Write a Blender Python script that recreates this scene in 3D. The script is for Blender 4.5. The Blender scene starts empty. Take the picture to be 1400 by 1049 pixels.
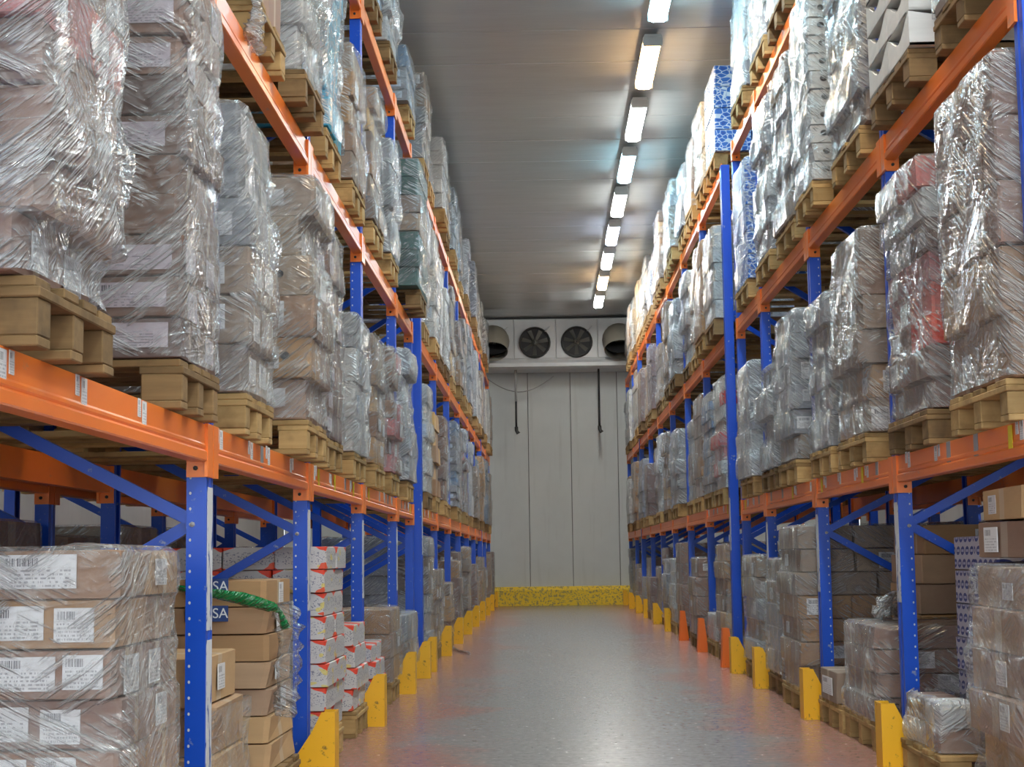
import bpy, bmesh, math, random
import numpy as np
from mathutils import Matrix, Vector

random.seed(7)
SC = bpy.context.scene
COL = SC.collection

# ------------------------------------------------------------------ camera
FPX = 2205.0
CAM_H = 0.963
def _rot():
    yaw, pit, rol = (math.radians(a) for a in (1.125, 6.13, 0.78))
    c, s = math.cos(yaw), math.sin(yaw); A = np.array([[c, s, 0], [-s, c, 0], [0, 0, 1]])
    c, s = math.cos(pit), math.sin(pit); B = np.array([[1, 0, 0], [0, c, s], [0, -s, c]])
    c, s = math.cos(rol), math.sin(rol); C = np.array([[c, 0, -s], [0, 1, 0], [s, 0, c]])
    return C @ B @ A
_R = _rot()
cam_data = bpy.data.cameras.new('camera')
cam_data.sensor_width = 36.0
cam_data.lens = 36.0 * FPX / 1400.0
cam_data.clip_start = 0.05
cam_data.clip_end = 200
cam = bpy.data.objects.new('camera', cam_data)
COL.objects.link(cam)
_m = Matrix.Identity(4)
for r in range(3):
    _m[r][0] = _R[0][r]; _m[r][1] = _R[2][r]; _m[r][2] = -_R[1][r]
_m[2][3] = CAM_H
cam.matrix_world = _m
SC.camera = cam

# ------------------------------------------------------------------ world, exposure
world = bpy.data.worlds.new('world'); SC.world = world
world.use_nodes = True
_bg = world.node_tree.nodes['Background']
_bg.inputs[0].default_value = (0.90, 0.97, 1.0, 1)
_bg.inputs[1].default_value = 2.2
SC.view_settings.view_transform = 'Standard'
SC.view_settings.look = 'None'
SC.view_settings.gamma = 1.0
SC.view_settings.use_curve_mapping = False
SC.view_settings.exposure = 1.25
SC.cycles.transparent_max_bounces = 10
SC.cycles.max_bounces = 6
SC.cycles.diffuse_bounces = 3
SC.cycles.glossy_bounces = 2
SC.cycles.sample_clamp_indirect = 6.0
LAMP_STRENGTH = 48.0

# ------------------------------------------------------------------ node helpers
class NT:
    def __init__(self, name):
        self.m = bpy.data.materials.new(name); self.m.use_nodes = True
        self.t = self.m.node_tree; self.n = self.t.nodes; self.l = self.t.links
        self.n.clear()
        self.out = self.n.new('ShaderNodeOutputMaterial')
    def node(self, typ, ins=None, **props):
        nd = self.n.new(typ)
        for k, v in props.items(): setattr(nd, k, v)
        for k, v in (ins or {}).items():
            if hasattr(v, 'is_linked') or isinstance(v, bpy.types.NodeSocket): self.l.new(v, nd.inputs[k])
            else: nd.inputs[k].default_value = v
        return nd
    def math(self, op, a, b=0.0, c=None, clamp=False):
        ins = {0: a, 1: b}
        if c is not None: ins[2] = c
        return self.node('ShaderNodeMath', ins, operation=op, use_clamp=clamp).outputs[0]
    def mix(self, f, a, b, blend='MIX'):
        nd = self.n.new('ShaderNodeMix'); nd.data_type = 'RGBA'; nd.blend_type = blend
        for k, v in ((0, f), (6, a), (7, b)):
            if isinstance(v, bpy.types.NodeSocket): self.l.new(v, nd.inputs[k])
            else: nd.inputs[k].default_value = v if k == 0 else (tuple(v) + (1,))[:4]
        return nd.outputs[2]
    def ramp(self, f, stops, interp='LINEAR'):
        nd = self.n.new('ShaderNodeValToRGB'); nd.color_ramp.interpolation = interp
        e = nd.color_ramp.elements
        while len(e) < len(stops): e.new(0.5)
        for q, (p, c) in zip(e, stops):
            q.position = p; q.color = (c, c, c, 1) if not isinstance(c, tuple) else c + (1,)
        self.l.new(f, nd.inputs[0]); return nd.outputs[0]
    def coord(self, which='Object'): return self.node('ShaderNodeTexCoord').outputs[which]
    def noise(self, vec, scale, detail=3, rough=0.5):
        return self.node('ShaderNodeTexNoise', {'Vector': vec, 'Scale': scale, 'Detail': detail, 'Roughness': rough}).outputs['Fac']
    def sep(self, vec): return self.node('ShaderNodeSeparateXYZ', {0: vec}).outputs
    def comb(self, x, y, z): return self.node('ShaderNodeCombineXYZ', {0: x, 1: y, 2: z}).outputs[0]
    def vmul(self, vec, s): return self.node('ShaderNodeVectorMath', {0: vec, 1: s}, operation='MULTIPLY').outputs[0]
    def vadd(self, vec, s): return self.node('ShaderNodeVectorMath', {0: vec, 1: s}, operation='ADD').outputs[0]
    def bump(self, h, strength, dist=0.01):
        return self.node('ShaderNodeBump', {'Height': h, 'Strength': strength, 'Distance': dist}).outputs[0]
    def pbr(self, color, rough=0.6, metal=0.0, normal=None, spec=0.5, extra=None):
        ins = {'Base Color': color if isinstance(color, bpy.types.NodeSocket) else (tuple(color) + (1,))[:4],
               'Roughness': rough, 'Metallic': metal, 'Specular IOR Level': spec}
        if normal is not None: ins['Normal'] = normal
        ins.update(extra or {})
        return self.node('ShaderNodeBsdfPrincipled', ins).outputs[0]
    def done(self, shader):
        self.l.new(shader, self.out.inputs[0]); return self.m

def srgb(r, g, b):
    f = lambda c: (c / 255 / 12.92) if c / 255 <= 0.04045 else ((c / 255 + 0.055) / 1.055) ** 2.4
    return (f(r), f(g), f(b))

M = {}
def simple(name, col, rough=0.6, metal=0.0, var=0.12, scale=6.0):
    t = NT(name); o = t.coord()
    n = t.noise(o, scale, 4)
    c = t.mix(t.math('MULTIPLY', n, 1.0), tuple(x * (1 - var) for x in col), tuple(min(1, x * (1 + var)) for x in col))
    M[name] = t.done(t.pbr(c, rough, metal))

# painted rack steel with scuffs
def paint(name, col, worn, rough=0.35, wear=0.36):
    t = NT(name); o = t.coord()
    n1 = t.noise(o, 14, 5, 0.7)
    n2 = t.noise(t.vmul(o, (30, 6, 30)), 1.0, 4, 0.65)
    mask = t.ramp(t.math('MULTIPLY', n1, n2), [(wear, 0.0), (wear + 0.06, 1.0)])
    big = t.noise(o, 1.3, 3)
    c = t.mix(big, tuple(x * 0.82 for x in col), tuple(min(1, x * 1.15) for x in col))
    c = t.mix(t.math('MULTIPLY', mask, 0.75), c, worn)
    M[name] = t.done(t.pbr(c, rough, 0.0, t.bump(n2, 0.08, 0.004)))
paint('rack_blue', srgb(4, 76, 196), srgb(150, 160, 175))
paint('rack_orange', srgb(246, 128, 48), srgb(206, 140, 110), 0.33)
paint('guard_yellow', srgb(240, 180, 10), srgb(70, 55, 30), 0.45, 0.33)
paint('guard_orange', srgb(240, 112, 20), srgb(120, 70, 40), 0.45)
paint('kerb_yellow', srgb(245, 205, 50), srgb(120, 115, 98), 0.6, 0.25)

simple('dark_rubber_and_shade', (0.02, 0.02, 0.022), 0.6)  # black rubber, also painted shade inside the fans, hoods and cooler gap
simple('dark_metal', (0.045, 0.047, 0.045), 0.45, 0.3)
simple('blade_metal', (0.15, 0.15, 0.135), 0.45, 0.4)
simple('hood_cloth', (0.30, 0.28, 0.23), 0.7)
simple('white_metal', (0.62, 0.64, 0.65), 0.35)
simple('lamp_housing', (0.5, 0.5, 0.48), 0.4)
simple('pipe_grey', (0.32, 0.32, 0.31), 0.5)
simple('hole_light', (0.55, 0.58, 0.62), 0.7)  # pale tone painted for light showing through the post holes
simple('print_and_shade_black', (0.015, 0.015, 0.018), 0.6)  # black print and bolts, also the painted shade of hand holes
simple('sticker_yellow', srgb(225, 205, 40), 0.5)
simple('sticker_orange', srgb(240, 100, 30), 0.5)
simple('sticker_blue', srgb(30, 60, 120), 0.5)
simple('sticker_grey', srgb(150, 150, 155), 0.5)
simple('sticker_green', srgb(30, 110, 90), 0.5)
simple('letter_white', srgb(215, 220, 225), 0.5)
simple('letter_blue', srgb(35, 60, 130), 0.5)
simple('tarnish_red', srgb(196, 50, 40), 0.5)

# wood of the pallets
def wood(name, a, b, c3):
    t = NT(name); o = t.coord('Object')
    rnd = t.node('ShaderNodeObjectInfo').outputs['Random']
    off = t.vadd(o, t.comb(t.math('MULTIPLY', rnd, 31.0), t.math('MULTIPLY', rnd, 17.0), 0.0))
    g = t.noise(t.vmul(off, (3, 26, 40)), 1.0, 5, 0.65)
    k = t.noise(off, 5, 4, 0.6)
    c = t.mix(g, a, b)
    c = t.mix(t.ramp(k, [(0.5, 0.0), (0.75, 1.0)]), c, c3)
    hsv = t.node('ShaderNodeHueSaturation', {'Color': c, 'Value': t.math('MULTIPLY_ADD', rnd, 0.5, 0.75)}).outputs[0]
    M[name] = t.done(t.pbr(hsv, 0.8, 0.0, t.bump(g, 0.25, 0.004), 0.25))
wood('wood_pale', srgb(192, 162, 112), srgb(150, 120, 76), srgb(112, 86, 54))
wood('wood_old', srgb(150, 122, 84), srgb(104, 82, 54), srgb(80, 66, 48))

# cardboard
def carton_mat(name, col, var=0.22, tape=True, tapecol=(0.5, 0.42, 0.32), rough=0.72):
    t = NT(name); g = t.coord('Generated'); o = t.coord('Object')
    rnd = t.node('ShaderNodeObjectInfo').outputs['Random']
    off = t.vadd(g, t.comb(t.math('MULTIPLY', rnd, 13.0), t.math('MULTIPLY', rnd, 7.0), rnd))
    n = t.noise(off, 3.0, 4, 0.6)
    fine = t.noise(t.vmul(off, (4, 4, 40)), 2.0, 3, 0.6)
    c = t.mix(n, tuple(x * 0.8 for x in col), tuple(min(1, x * 1.15) for x in col))
    c = t.mix(t.math('MULTIPLY', fine, 0.3), c, tuple(x * 0.7 for x in col))
    if tape:
        x, y, z = t.sep(g)
        band = t.math('LESS_THAN', t.math('ABSOLUTE', t.math('SUBTRACT', y, 0.5)), 0.06)
        c = t.mix(t.math('MULTIPLY', band, 0.55), c, tapecol)
    hsv = t.node('ShaderNodeHueSaturation', {'Color': c, 'Hue': t.math('MULTIPLY_ADD', rnd, 0.02, 0.49),
                 'Saturation': t.math('MULTIPLY_ADD', rnd, 0.3, 0.8),
                 'Value': t.math('MULTIPLY_ADD', rnd, 2 * var, 1.0 - var)}).outputs[0]
    M[name] = t.done(t.pbr(hsv, rough, 0.0, t.bump(fine, 0.12, 0.003), 0.35))
carton_mat('kraft', srgb(160, 126, 98))
carton_mat('kraft_tan', srgb(186, 152, 114))
carton_mat('kraft_grey', srgb(146, 128, 114))
carton_mat('kraft_mauve', srgb(142, 114, 102))
carton_mat('kraft_dark', srgb(116, 92, 82))
carton_mat('white_card', srgb(205, 206, 205), 0.12, True, (0.62, 0.62, 0.6))
carton_mat('grey_card', srgb(150, 152, 158), 0.15)
carton_mat('bluegrey_card', srgb(120, 142, 168), 0.15)
carton_mat('green_card', srgb(74, 100, 94), 0.25, False)
carton_mat('pink_card', srgb(190, 112, 112), 0.15, True, (0.6, 0.45, 0.45))
carton_mat('red_card', srgb(214, 66, 62), 0.12, True, (0.6, 0.5, 0.5))
carton_mat('cyan_card', srgb(90, 180, 210), 0.1)

# white cartons printed with red corners and dark marks
def red_white():
    t = NT('red_white_card'); g = t.coord('Generated')
    rnd = t.node('ShaderNodeObjectInfo').outputs['Random']
    x, y, z = t.sep(g); u = t.math('ADD', x, y)
    off = t.vadd(g, t.comb(t.math('MULTIPLY', rnd, 9.0), t.math('MULTIPLY', rnd, 5.0), 0.0))
    n = t.noise(off, 2.2, 2)
    cu = t.math('ABSOLUTE', t.math('SUBTRACT', t.math('FRACT', u), 0.5))
    red = t.math('GREATER_THAN', t.math('ADD', t.math('ADD', t.math('MULTIPLY', z, 0.9), cu), t.math('MULTIPLY', n, 0.4)), 1.36)
    low = t.math('LESS_THAN', t.math('SUBTRACT', t.math('ADD', z, n), cu), 0.12)
    speck = t.math('MULTIPLY', t.math('GREATER_THAN', t.noise(t.vmul(off, (26, 26, 16)), 1.0, 2), 0.58),
                   t.math('LESS_THAN', t.math('ABSOLUTE', t.math('SUBTRACT', z, 0.5)), 0.28))
    yel = t.math('GREATER_THAN', t.noise(t.vmul(off, (3, 3, 2)), 1.0, 1), 0.66)
    c = t.mix(speck, srgb(196, 194, 194), srgb(130, 130, 146))
    c = t.mix(t.math('MULTIPLY', yel, 0.7), c, srgb(220, 200, 70))
    c = t.mix(red, c, srgb(226, 70, 44))
    c = t.mix(low, c, srgb(222, 90, 60))
    M['red_white_card'] = t.done(t.pbr(c, 0.5))
red_white()

# white cartons covered in blue oval marks
def ovals():
    t = NT('oval_card'); g = t.coord('Generated')
    x, y, z = t.sep(g); u = t.math('MULTIPLY', t.math('ADD', x, y), 4.6); v = t.math('MULTIPLY', z, 2.6)
    row = t.math('FLOOR', v)
    u = t.math('ADD', u, t.math('MULTIPLY', row, 0.5))
    u = t.math('ADD', u, t.math('MULTIPLY', v, 0.25))
    fu = t.math('SUBTRACT', t.math('FRACT', u), 0.5); fv = t.math('SUBTRACT', t.math('FRACT', v), 0.5)
    d = t.math('SQRT', t.math('ADD', t.math('POWER', t.math('MULTIPLY', fu, 1.0), 2.0), t.math('POWER', t.math('MULTIPLY', fv, 1.15), 2.0)))
    inside = t.math('LESS_THAN', d, 0.40)
    word = t.math('MULTIPLY', t.math('LESS_THAN', t.math('ABSOLUTE', fv), 0.10), t.math('LESS_THAN', t.math('ABSOLUTE', fu), 0.27))
    c = t.mix(inside, srgb(196, 196, 204), srgb(48, 62, 130))
    c = t.mix(word, c, srgb(180, 184, 205))
    M['oval_card'] = t.done(t.pbr(c, 0.45))
ovals()

# blue cartons with a web of pale cells
def bluecells():
    t = NT('blue_cell_card'); g = t.coord('Generated')
    rnd = t.node('ShaderNodeObjectInfo').outputs['Random']
    x, y, z = t.sep(g)
    vec = t.comb(t.math('MULTIPLY_ADD', t.math('ADD', x, y), 7.0, t.math('MULTIPLY', rnd, 8.0)), t.math('MULTIPLY', z, 5.0), 0.0)
    vo = t.node('ShaderNodeTexVoronoi', {'Vector': vec, 'Scale': 1.0, 'Randomness': 0.7}, feature='DISTANCE_TO_EDGE').outputs['Distance']
    c = t.mix(t.math('GREATER_THAN', vo, 0.055), srgb(190, 206, 222), srgb(44, 104, 190))
    c = t.mix(t.math('GREATER_THAN', vo, 0.22), c, srgb(30, 80, 165))
    M['blue_cell_card'] = t.done(t.pbr(c, 0.45))
bluecells()

# paper labels: barcode above, rows of small print below
def paper(name, base):
    t = NT(name); uv = t.coord('UV'); u, v, _ = t.sep(uv)
    rnd = t.node('ShaderNodeObjectInfo').outputs['Random']
    r10 = t.math('MULTIPLY', rnd, 40.0)
    bars = t.math('GREATER_THAN', t.noise(t.comb(t.math('MULTIPLY_ADD', u, 60.0, r10), 0.0, 0.0), 1.0, 1), 0.5)
    inbar = t.math('MULTIPLY', t.math('LESS_THAN', t.math('ABSOLUTE', t.math('SUBTRACT', v, 0.78)), 0.12),
                   t.math('LESS_THAN', t.math('ABSOLUTE', t.math('SUBTRACT', u, 0.3)), 0.22))
    rows = t.math('GREATER_THAN', t.math('FRACT', t.math('MULTIPLY', v, 9.0)), 0.5)
    words = t.math('GREATER_THAN', t.noise(t.comb(t.math('MULTIPLY', u, 26.0), t.math('FLOOR', t.math('MULTIPLY', v, 9.0)), r10), 1.0, 2), 0.5)
    edge = t.math('LESS_THAN', t.math('ABSOLUTE', t.math('SUBTRACT', u, 0.5)), 0.43)
    txt = t.math('MULTIPLY', t.math('MULTIPLY', rows, words), t.math('MULTIPLY', edge, t.math('LESS_THAN', v, 0.62)))
    ink = t.math('MAXIMUM', t.math('MULTIPLY', bars, inbar), t.math('MULTIPLY', txt, 0.55))
    c = t.mix(ink, base, (0.10, 0.10, 0.12))
    M[name] = t.done(t.pbr(c, 0.55))
paper('paper_white', srgb(214, 214, 216))
paper('paper_mauve', srgb(186, 176, 184))
def strip_mat():
    t = NT('paper_strip'); o = t.coord(); n = t.noise(t.vmul(o, (20, 30, 9)), 1.0, 4, 0.65)
    M['paper_strip'] = t.done(t.pbr(t.mix(t.ramp(n, [(0.56, 0.0), (0.6, 1.0)]), srgb(205, 208, 212), srgb(60, 90, 160)), 0.55))
strip_mat()
paper('paper_blue', srgb(190, 205, 222))

# crinkled stretch film: clear when faced squarely, silvery at a grazing angle, with highlights painted pale along sharp creases
def film(name, tint, base=0.05, graze=0.5, gain=0.3, turn=1.0):
    t = NT(name); o = t.coord('Object')
    rnd = t.node('ShaderNodeObjectInfo').outputs['Random']
    x, y, z = t.sep(o)
    p = t.math('ADD', t.math('MULTIPLY', x, turn), y)
    z = t.math('ADD', z, t.math('MULTIPLY', rnd, 20.0))
    def streak(ang, along, across, det=2, sharp=5.0):
        c, s = math.cos(ang), math.sin(ang)
        a = t.math('ADD', t.math('MULTIPLY', p, c), t.math('MULTIPLY', z, s))
        b = t.math('ADD', t.math('MULTIPLY', p, -s), t.math('MULTIPLY', z, c))
        n = t.noise(t.comb(t.math('MULTIPLY', a, along), t.math('MULTIPLY', b, across), t.math('MULTIPLY', x, 0.7)), 1.0, det, 0.55)
        r = t.math('SUBTRACT', 1.0, t.math('ABSOLUTE', t.math('MULTIPLY_ADD', n, 2.0, -1.0)))
        return t.math('POWER', r, sharp)
    s1 = streak(0.62, 2.4, 34.0, 3, 7.0); s2 = streak(-0.45, 2.2, 30.0, 3, 7.0); s3 = streak(0.15, 2.0, 24.0, 2, 6.0)
    reg = t.noise(t.vadd(o, t.comb(rnd, 0.0, t.math('MULTIPLY', rnd, 9.0))), 3.4, 3, 0.6)
    w1 = t.ramp(reg, [(0.46, 0.0), (0.52, 1.0)]); w2 = t.ramp(reg, [(0.40, 1.0), (0.46, 0.0)])
    st = t.math('ADD', t.math('ADD', t.math('MULTIPLY', s1, w1), t.math('MULTIPLY', s2, w2)), t.math('MULTIPLY', s3, 0.35))
    crumple = t.noise(t.vadd(o, t.comb(0.0, rnd, t.math('MULTIPLY', rnd, 5.0))), 13.0, 3, 0.6)
    h = t.math('ADD', t.math('MULTIPLY', st, 0.55), t.math('MULTIPLY', crumple, 1.1))
    nrm = t.bump(h, 1.0, 0.03)
    fac = t.node('ShaderNodeLayerWeight', {'Blend': 0.5, 'Normal': nrm}).outputs['Facing']
    gz = t.math('POWER', fac, 2.2)
    f = t.math('ADD', t.math('MULTIPLY_ADD', gz, graze, base), t.math('MULTIPLY', st, gain), clamp=True)
    tc = t.mix(t.math('MULTIPLY', st, 1.0, clamp=True), tuple(x * 0.72 for x in tint), tuple(min(0.92, x * 1.5) for x in tint))  # crease lines coloured paler, standing in for bright glints
    body = t.pbr(tc, 0.16, 0.0, nrm, 1.0, {'Coat Weight': 1.0, 'Coat Roughness': 0.1, 'Coat Normal': nrm})
    tr = t.node('ShaderNodeBsdfTransparent', {'Color': (0.95, 0.96, 0.97, 1)}).outputs[0]
    ms = t.node('ShaderNodeMixShader', {0: f, 1: tr, 2: body}).outputs[0]
    M[name] = t.done(ms)
film('film_clear', (0.56, 0.57, 0.58), 0.02, 0.46, 0.22)
film('film_milky', (0.58, 0.60, 0.61), 0.035, 0.54, 0.30)
film('film_heavy', (0.56, 0.58, 0.60), 0.07, 0.60, 0.40)
for _n, _a in (('film_clear', ((0.56, 0.57, 0.58), 0.02, 0.46, 0.22)), ('film_milky', ((0.58, 0.60, 0.61), 0.035, 0.54, 0.30)), ('film_heavy', ((0.56, 0.58, 0.60), 0.07, 0.60, 0.40))):
    film(_n + '_turned', *_a, -1.0)
film('film_green', srgb(10, 130, 70), 0.75, 0.2, 0.2)

# floor: worn grey lane between red-brown painted margins
def floor_mat():
    t = NT('floor_concrete'); o = t.coord(); x, y, z = t.sep(o)
    big = t.noise(o, 0.9, 4, 0.6); fine = t.noise(t.vmul(o, (9, 7, 1)), 3.0, 6, 0.7); scr = t.noise(t.vmul(o, (1.2, 9, 1)), 3.0, 5, 0.7)
    side = t.math('ABSOLUTE', t.math('SUBTRACT', x, 0.26))
    w = t.math('ADD', side, t.math('MULTIPLY', t.math('SUBTRACT', big, 0.5), 1.5))
    w = t.math('ADD', w, t.math('MULTIPLY', t.math('SUBTRACT', fine, 0.5), 0.7))
    red = t.ramp(w, [(0.62, 0.0), (1.25, 1.0)])
    grey = t.mix(fine, srgb(112, 110, 110), srgb(160, 158, 157))
    rd = t.mix(fine, srgb(138, 90, 80), srgb(186, 134, 118))
    c = t.mix(t.math('MULTIPLY', red, 0.9), grey, rd)
    c = t.mix(t.ramp(scr, [(0.52, 0.0), (0.8, 0.45)]), c, srgb(176, 170, 166))
    rough = t.math('MULTIPLY_ADD', fine, 0.2, 0.14)
    M['floor_concrete'] = t.done(t.pbr(c, rough, 0.0, t.bump(big, 0.03, 0.01), 0.5))
floor_mat()

def ceil_mat():
    t = NT('ceiling_sheet'); o = t.coord()
    n = t.noise(t.vmul(o, (0.35, 2.2, 1)), 2.0, 4, 0.6)
    f = t.noise(t.vmul(o, (0.6, 8, 1)), 2.0, 4, 0.6)
    c = t.mix(n, srgb(186, 187, 185), srgb(206, 207, 205))
    c = t.mix(t.ramp(f, [(0.6, 0.0), (0.85, 0.4)]), c, srgb(120, 112, 104))
    M['ceiling_sheet'] = t.done(t.pbr(c, 0.26, 0.35, t.bump(n, 0.28, 0.02), 0.5))
ceil_mat()
def wall_mat():
    t = NT('wall_sheet'); o = t.coord()
    n = t.noise(o, 1.1, 4, 0.6); v = t.noise(t.vmul(o, (5, 5, 0.4)), 1.5, 4, 0.6)
    c = t.mix(n, srgb(184, 188, 186), srgb(204, 208, 206))
    c = t.mix(t.ramp(v, [(0.55, 0.0), (0.9, 0.35)]), c, srgb(140, 140, 134))
    M['wall_sheet'] = t.done(t.pbr(c, 0.5, 0.0, t.bump(v, 0.04, 0.01)))
wall_mat()
simple('joint_dark', (0.10, 0.095, 0.09), 0.7)

def emis(name, col, k):
    t = NT(name)
    e = t.node('ShaderNodeEmission', {'Color': col + (1,), 'Strength': k}).outputs[0]
    M[name] = t.done(e)
emis('lamp_warm', (1.0, 0.74, 0.42), LAMP_STRENGTH * 0.95)
emis('lamp_neutral', (0.95, 1.0, 0.985), LAMP_STRENGTH)
emis('lamp_cyan', (0.50, 0.85, 1.0), LAMP_STRENGTH * 0.9)
emis('lamp_blue', (0.70, 0.80, 1.0), LAMP_STRENGTH)
for _k, _c in (('warm', (1.0, 0.62, 0.28)), ('neutral', (0.95, 1.0, 0.985)), ('cyan', (0.42, 0.82, 1.0)), ('blue', (0.62, 0.74, 1.0))):
    emis('lamp_edge_' + _k, _c, LAMP_STRENGTH * 0.27)

# ------------------------------------------------------------------ mesh helpers
def mesh(name, verts, faces, mat=None, smooth=False):
    me = bpy.data.meshes.new(name)
    me.from_pydata([tuple(v) for v in verts], [], [tuple(f) for f in faces])
    if mat: me.materials.append(M[mat])
    if smooth: me.shade_smooth()
    me.update()
    return me
def obj(name, me, parent=None, loc=(0, 0, 0), rot=None, scale=None):
    o = bpy.data.objects.new(name, me); COL.objects.link(o)
    o.location = loc
    if rot: o.rotation_euler = rot
    if scale: o.scale = scale
    if parent: o.parent = parent
    return o
def empty(name, loc):
    return obj(name, None, None, loc)
def tag(o, label, cat, group=None, kind=None):
    n = len(label.replace(',', ' ').split())
    if not 4 <= n <= 16: print('LABEL', n, label)
    o['label'] = label; o['category'] = cat
    if group: o['group'] = group
    if kind: o['kind'] = kind
    return o
def structure(o, label, cat):
    tag(o, label, cat); o['kind'] = 'structure'; return o

BOXF = [(0, 3, 2, 1), (4, 5, 6, 7), (0, 1, 5, 4), (1, 2, 6, 5), (2, 3, 7, 6), (3, 0, 4, 7)]
def box_vf(x0, x1, y0, y1, z0, z1):
    return [(x0, y0, z0), (x1, y0, z0), (x1, y1, z0), (x0, y1, z0), (x0, y0, z1), (x1, y0, z1), (x1, y1, z1), (x0, y1, z1)], BOXF
def boxes(name, lst, mat):
    V, F = [], []
    for b in lst:
        v, f = box_vf(*b); k = len(V); V += v; F += [tuple(i + k for i in q) for q in f]
    return mesh(name, V, F, mat)
def chamfer_vf(sx, sy, sz, c, jit=0.0, rng=None):
    V, F, idx = [], [], {}
    for i in (-1, 1):
        for j in (-1, 1):
            for k in (-1, 1):
                dx, dy, dz = (rng.uniform(-jit, jit) for _ in range(3)) if rng else (0, 0, 0)
                for a in range(3):
                    p = [i * (sx / 2 - c), j * (sy / 2 - c), k * (sz / 2 - c)]
                    p[a] += (i, j, k)[a] * c
                    idx[(i, j, k, a)] = len(V); V.append((p[0] + dx, p[1] + dy, p[2] + dz))
    def quad(lst): F.append(lst)
    for a in range(3):
        b, c2 = (a + 1) % 3, (a + 2) % 3
        for s in (-1, 1):
            ring = []
            for (p, q) in ((-1, -1), (1, -1), (1, 1), (-1, 1)):
                key = [0, 0, 0]; key[a] = s; key[b] = p; key[c2] = q
                ring.append(idx[tuple(key) + (a,)])
            quad(ring if s > 0 else ring[::-1])
        for p in (-1, 1):
            for q in (-1, 1):
                k0 = [0, 0, 0]; k0[a] = -1; k0[b] = p; k0[c2] = q
                k1 = list(k0); k1[a] = 1
                f = [idx[tuple(k0) + (b,)], idx[tuple(k1) + (b,)], idx[tuple(k1) + (c2,)], idx[tuple(k0) + (c2,)]]
                quad(f if p * q > 0 else f[::-1])
    for i in (-1, 1):
        for j in (-1, 1):
            for k in (-1, 1):
                f = [idx[(i, j, k, 0)], idx[(i, j, k, 1)], idx[(i, j, k, 2)]]
                quad(f if i * j * k > 0 else f[::-1])
    return V, F
def chamfer(name, sx, sy, sz, c, mat, jit=0.0, rng=None):
    return mesh(name, *chamfer_vf(sx, sy, sz, c, jit, rng), mat)
def extrude(name, prof, axis, a, b, mat):
    """closed 2-D profile swept along an axis ('x','y','z') from a to b"""
    n = len(prof)
    def P(u, v, t): return {'x': (t, u, v), 'y': (u, t, v), 'z': (u, v, t)}[axis]
    V = [P(u, v, a) for u, v in prof] + [P(u, v, b) for u, v in prof]
    F = [(i, (i + 1) % n, n + (i + 1) % n, n + i) for i in range(n)] + [tuple(range(n))[::-1], tuple(range(n, 2 * n))]
    me = mesh(name, V, F, mat)
    bm = bmesh.new(); bm.from_mesh(me); bmesh.ops.recalc_face_normals(bm, faces=bm.faces); bm.to_mesh(me); bm.free()
    return me
def tube(name, pts, r, mat, n=10, closed_ends=True):
    pts = [Vector(p) for p in pts]; V, F = [], []
    rad = r if isinstance(r, (list, tuple)) else [r] * len(pts)
    up = Vector((0.3, 0.1, 1)).normalized()
    for i, p in enumerate(pts):
        d = (pts[min(i + 1, len(pts) - 1)] - pts[max(i - 1, 0)]).normalized()
        a = d.cross(up)
        if a.length < 1e-3: a = d.cross(Vector((1, 0, 0)))
        a.normalize(); b = d.cross(a)
        for k in range(n):
            t = 2 * math.pi * k / n; V.append(p + (a * math.cos(t) + b * math.sin(t)) * rad[i])
    for i in range(len(pts) - 1):
        for k in range(n):
            F.append((i * n + k, i * n + (k + 1) % n, (i + 1) * n + (k + 1) % n, (i + 1) * n + k))
    if closed_ends: F += [tuple(range(n))[::-1], tuple((len(pts) - 1) * n + k for k in range(n))]
    return mesh(name, V, F, mat, True)

# ------------------------------------------------------------------ main dimensions
FACE = {-1: 1.090, 1: 1.625}            # distance of the rack faces from the camera axis
PITCH = 2.2
Y0 = {-1: 5.228, 1: 7.532}              # the first upright in view
CONN = (None, 1.231, 2.743, 4.255)      # underside of the beam connectors
BASE = (0.0, 1.400, 2.912, 4.424)       # where pallets stand
DEPTH = 0.95
CEIL = 5.62
WALL_Y = 32.1
SIDE = {-1: 'left', 1: 'right'}
ORD = ['first', 'second', 'third', 'fourth', 'fifth', 'sixth', 'seventh', 'eighth', 'ninth', 'tenth', 'eleventh', 'twelfth', 'thirteenth', 'fourteenth', 'fifteenth', 'sixteenth']
LEVEL = ['floor level', 'first shelf', 'second shelf', 'top shelf']
SHELF = [None, 'first-shelf', 'second-shelf', 'top-shelf']

# uprights: (index, y, tall)
def uprights(s):
    L = []
    last = 12 if s < 0 else 11
    tall = (4, 10) if s < 0 else (3, 9)
    for i in range(-1, last + 1):
        y = Y0[s] + PITCH * i
        if y > WALL_Y - 0.25: continue
        if i == tall[0]: L.append((y - 0.72, False))
        L.append((y, i in tall))
    return L
UP = {s: uprights(s) for s in (-1, 1)}
BAYS = {}
for s in (-1, 1):
    b = []
    for (ya, ta), (yb, tb) in zip(UP[s], UP[s][1:]):
        if yb - ya > 1.0: b.append((ya, yb))
    BAYS[s] = b

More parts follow.
